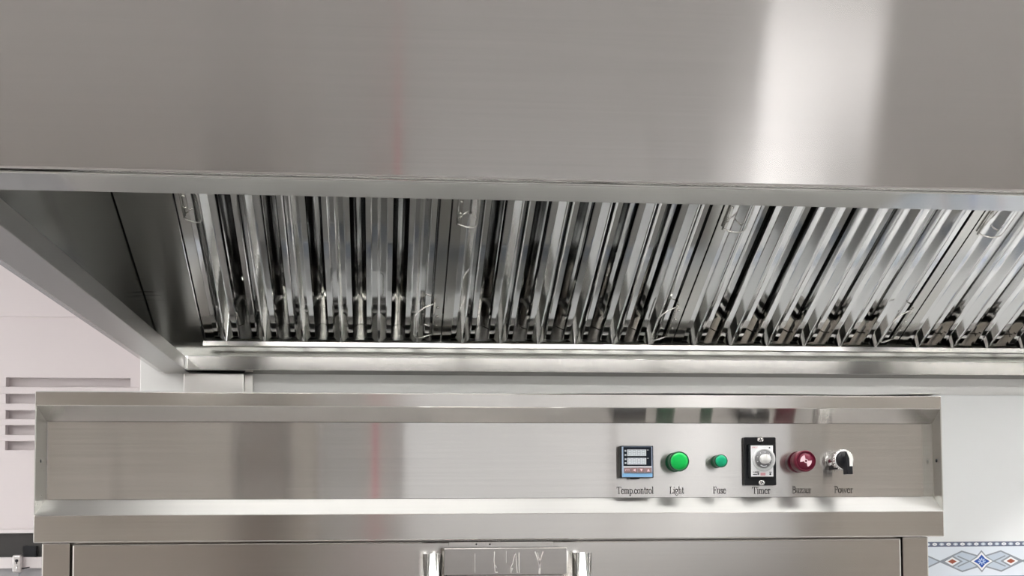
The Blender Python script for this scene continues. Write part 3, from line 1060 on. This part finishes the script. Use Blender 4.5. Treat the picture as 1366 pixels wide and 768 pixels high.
TK, TN = 'k', 'n'
X = .66
G = {
    'T': (.72, [(TK, [(.36, 0), (.36, 1)]), (TN, [(.03, 1), (.69, 1)]), (TN, [(.03, 1), (.01, .78)]), (TN, [(.69, 1), (.71, .78)]), (TN, [(.2, 0), (.52, 0)])]),
    'e': (.52, [(TK, ell(.27, X / 2, .22, X / 2, 45, 320)), (TN, [(.06, X * .55), (.46, X * .55)]), (TN, ell(.27, X / 2, .2, X / 2, 5, 70))]),
    'm': (.86, [(TK, [(.14, 0), (.14, X)]), (TK, [(.43, 0), (.43, X * .75)]), (TK, [(.72, 0), (.72, X * .75)]), (TN, [(.14, X * .75), (.28, X), (.38, X), (.43, X * .75), (.57, X), (.67, X), (.72, X * .75)]),
                (TN, [(.03, 0), (.25, 0)]), (TN, [(.32, 0), (.54, 0)]), (TN, [(.61, 0), (.83, 0)]), (TN, [(.04, X), (.14, X)])]),
    'p': (.58, [(TK, [(.15, -.3), (.15, X)]), (TN, ell(.31, X / 2, .2, X / 2, 150, -20)), (TK, ell(.31, X / 2, .2, X / 2, 40, -150)), (TN, [(.03, -.3), (.28, -.3)]), (TN, [(.04, X), (.15, X)])]),
    '.': (.26, [(TK, [(.11, .02), (.14, .07)]), (TK, [(.14, .02), (.11, .07)])]),
    'c': (.50, [(TK, ell(.27, X / 2, .22, X / 2, 90, 320)), (TN, ell(.27, X / 2, .2, X / 2, 30, 90)), (TK, [(.41, X * .78), (.43, X * .72)])]),
    'o': (.56, [(TK, ell(.28, X / 2, .22, X / 2, 120, 240)), (TK, ell(.28, X / 2, .22, X / 2, -60, 60)), (TN, ell(.28, X / 2, .22, X / 2, 0, 360, 24))]),
    'n': (.60, [(TK, [(.15, 0), (.15, X)]), (TK, [(.45, 0), (.45, X * .75)]), (TN, [(.15, X * .72), (.28, X), (.38, X), (.45, X * .75)]), (TN, [(.03, 0), (.27, 0)]), (TN, [(.34, 0), (.57, 0)]), (TN, [(.04, X), (.15, X)])]),
    't': (.36, [(TK, [(.16, .9), (.16, .1), (.22, 0)]), (TN, [(.03, X), (.32, X)]), (TN, [(.22, 0), (.33, .08)])]),
    'r': (.42, [(TK, [(.15, 0), (.15, X)]), (TN, [(.15, X * .7), (.26, X), (.36, X * .95)]), (TK, [(.33, X * .93), (.37, X * .88)]), (TN, [(.03, 0), (.29, 0)]), (TN, [(.04, X), (.15, X)])]),
    'l': (.30, [(TK, [(.15, 0), (.15, 1.02)]), (TN, [(.03, 0), (.27, 0)]), (TN, [(.04, 1.02), (.15, 1.02)])]),
    'L': (.66, [(TK, [(.2, 0), (.2, 1)]), (TN, [(.06, 1), (.36, 1)]), (TN, [(.06, 0), (.6, 0), (.63, .25)])]),
    'i': (.30, [(TK, [(.15, 0), (.15, X)]), (TN, [(.03, 0), (.27, 0)]), (TN, [(.04, X), (.15, X)]), (TK, [(.14, .9), (.16, .95)])]),
    'g': (.54, [(TK, ell(.24, .45, .17, .21, 0, 360, 20)), (TN, [(.36, .62), (.5, .66)]), (TN, [(.14, .28), (.1, .16), (.16, .08), (.4, .04), (.47, -.08)]), (TN, ell(.27, -.13, .2, .14, 20, -250, 16))]),
    'h': (.60, [(TK, [(.15, 0), (.15, 1.02)]), (TK, [(.45, 0), (.45, X * .75)]), (TN, [(.15, X * .72), (.28, X), (.38, X), (.45, X * .75)]), (TN, [(.03, 0), (.27, 0)]), (TN, [(.34, 0), (.57, 0)]), (TN, [(.04, 1.02), (.15, 1.02)])]),
    'F': (.64, [(TK, [(.2, 0), (.2, 1)]), (TN, [(.06, 1), (.58, 1), (.6, .76)]), (TN, [(.2, .52), (.46, .52)]), (TN, [(.46, .42), (.46, .62)]), (TN, [(.06, 0), (.36, 0)])]),
    'u': (.60, [(TK, [(.15, X), (.15, .16)]), (TN, [(.15, .14), (.22, 0), (.34, 0), (.45, .14)]), (TK, [(.45, X), (.45, 0)]), (TN, [(.04, X), (.15, X)]), (TN, [(.34, X), (.45, X)]), (TN, [(.45, 0), (.57, 0)])]),
    's': (.44, [(TK, [(.36, X * .8), (.3, X * .97), (.14, X * .95), (.09, X * .76), (.16, X * .58), (.3, X * .44), (.37, X * .25), (.3, .03), (.14, .02), (.07, X * .2)])]),
    'B': (.68, [(TK, [(.18, 0), (.18, 1)]), (TN, [(.05, 1), (.36, 1)]), (TK, ell(.34, .76, .2, .24, 90, -90)), (TK, ell(.36, .26, .25, .26, 90, -90)), (TN, [(.05, 0), (.38, 0)]), (TN, [(.18, .52), (.36, .52)])]),
    'z': (.50, [(TN, [(.06, X * .8), (.08, X), (.43, X)]), (TK, [(.43, X), (.06, 0)]), (TN, [(.06, 0), (.43, 0), (.45, X * .22)])]),
    'P': (.60, [(TK, [(.18, 0), (.18, 1)]), (TN, [(.05, 1), (.34, 1)]), (TK, ell(.32, .74, .22, .26, 90, -90)), (TN, [(.18, .48), (.34, .48)]), (TN, [(.05, 0), (.34, 0)])]),
    'w': (.80, [(TK, [(.07, X), (.23, 0)]), (TN, [(.23, 0), (.40, X)]), (TK, [(.38, X), (.54, 0)]), (TN, [(.54, 0), (.72, X)]), (TN, [(0, X), (.16, X)]), (TN, [(.62, X), (.8, X)])]),
}


def word(text, xa, xb, zb, h, m):
    total = sum(G[c][0] for c in text)
    sx = (xb - xa) / total
    b = B()
    x = xa
    for c in text:
        wdt, strokes = G[c]
        for kind, pts in strokes:
            b.stroke([(x + p[0] * sx, zb + p[1] * h) for p in pts], .00105 if kind == TK else .00062, 1.7302)
        x += wdt * sx
    o = obj('lettering', b, m, oven, fix=False)
    o['label'] = 'printed word ' + text
    return o


word('Temp.control', .3301, .3816, .0333, .0092, M['ink'])
word('Light', .4037, .4244, .0332, .0092, M['ink'])
word('Fuse', .4652, .4842, .0332, .0092, M['ink'])
word('Timer', .5215, .5475, .0328, .0090, M['ink'])
word('Buzzer', .5785, .6062, .0336, .0088, M['worn_ink'])
word('Power', .6392, .6668, .0335, .0090, M['worn_ink'])
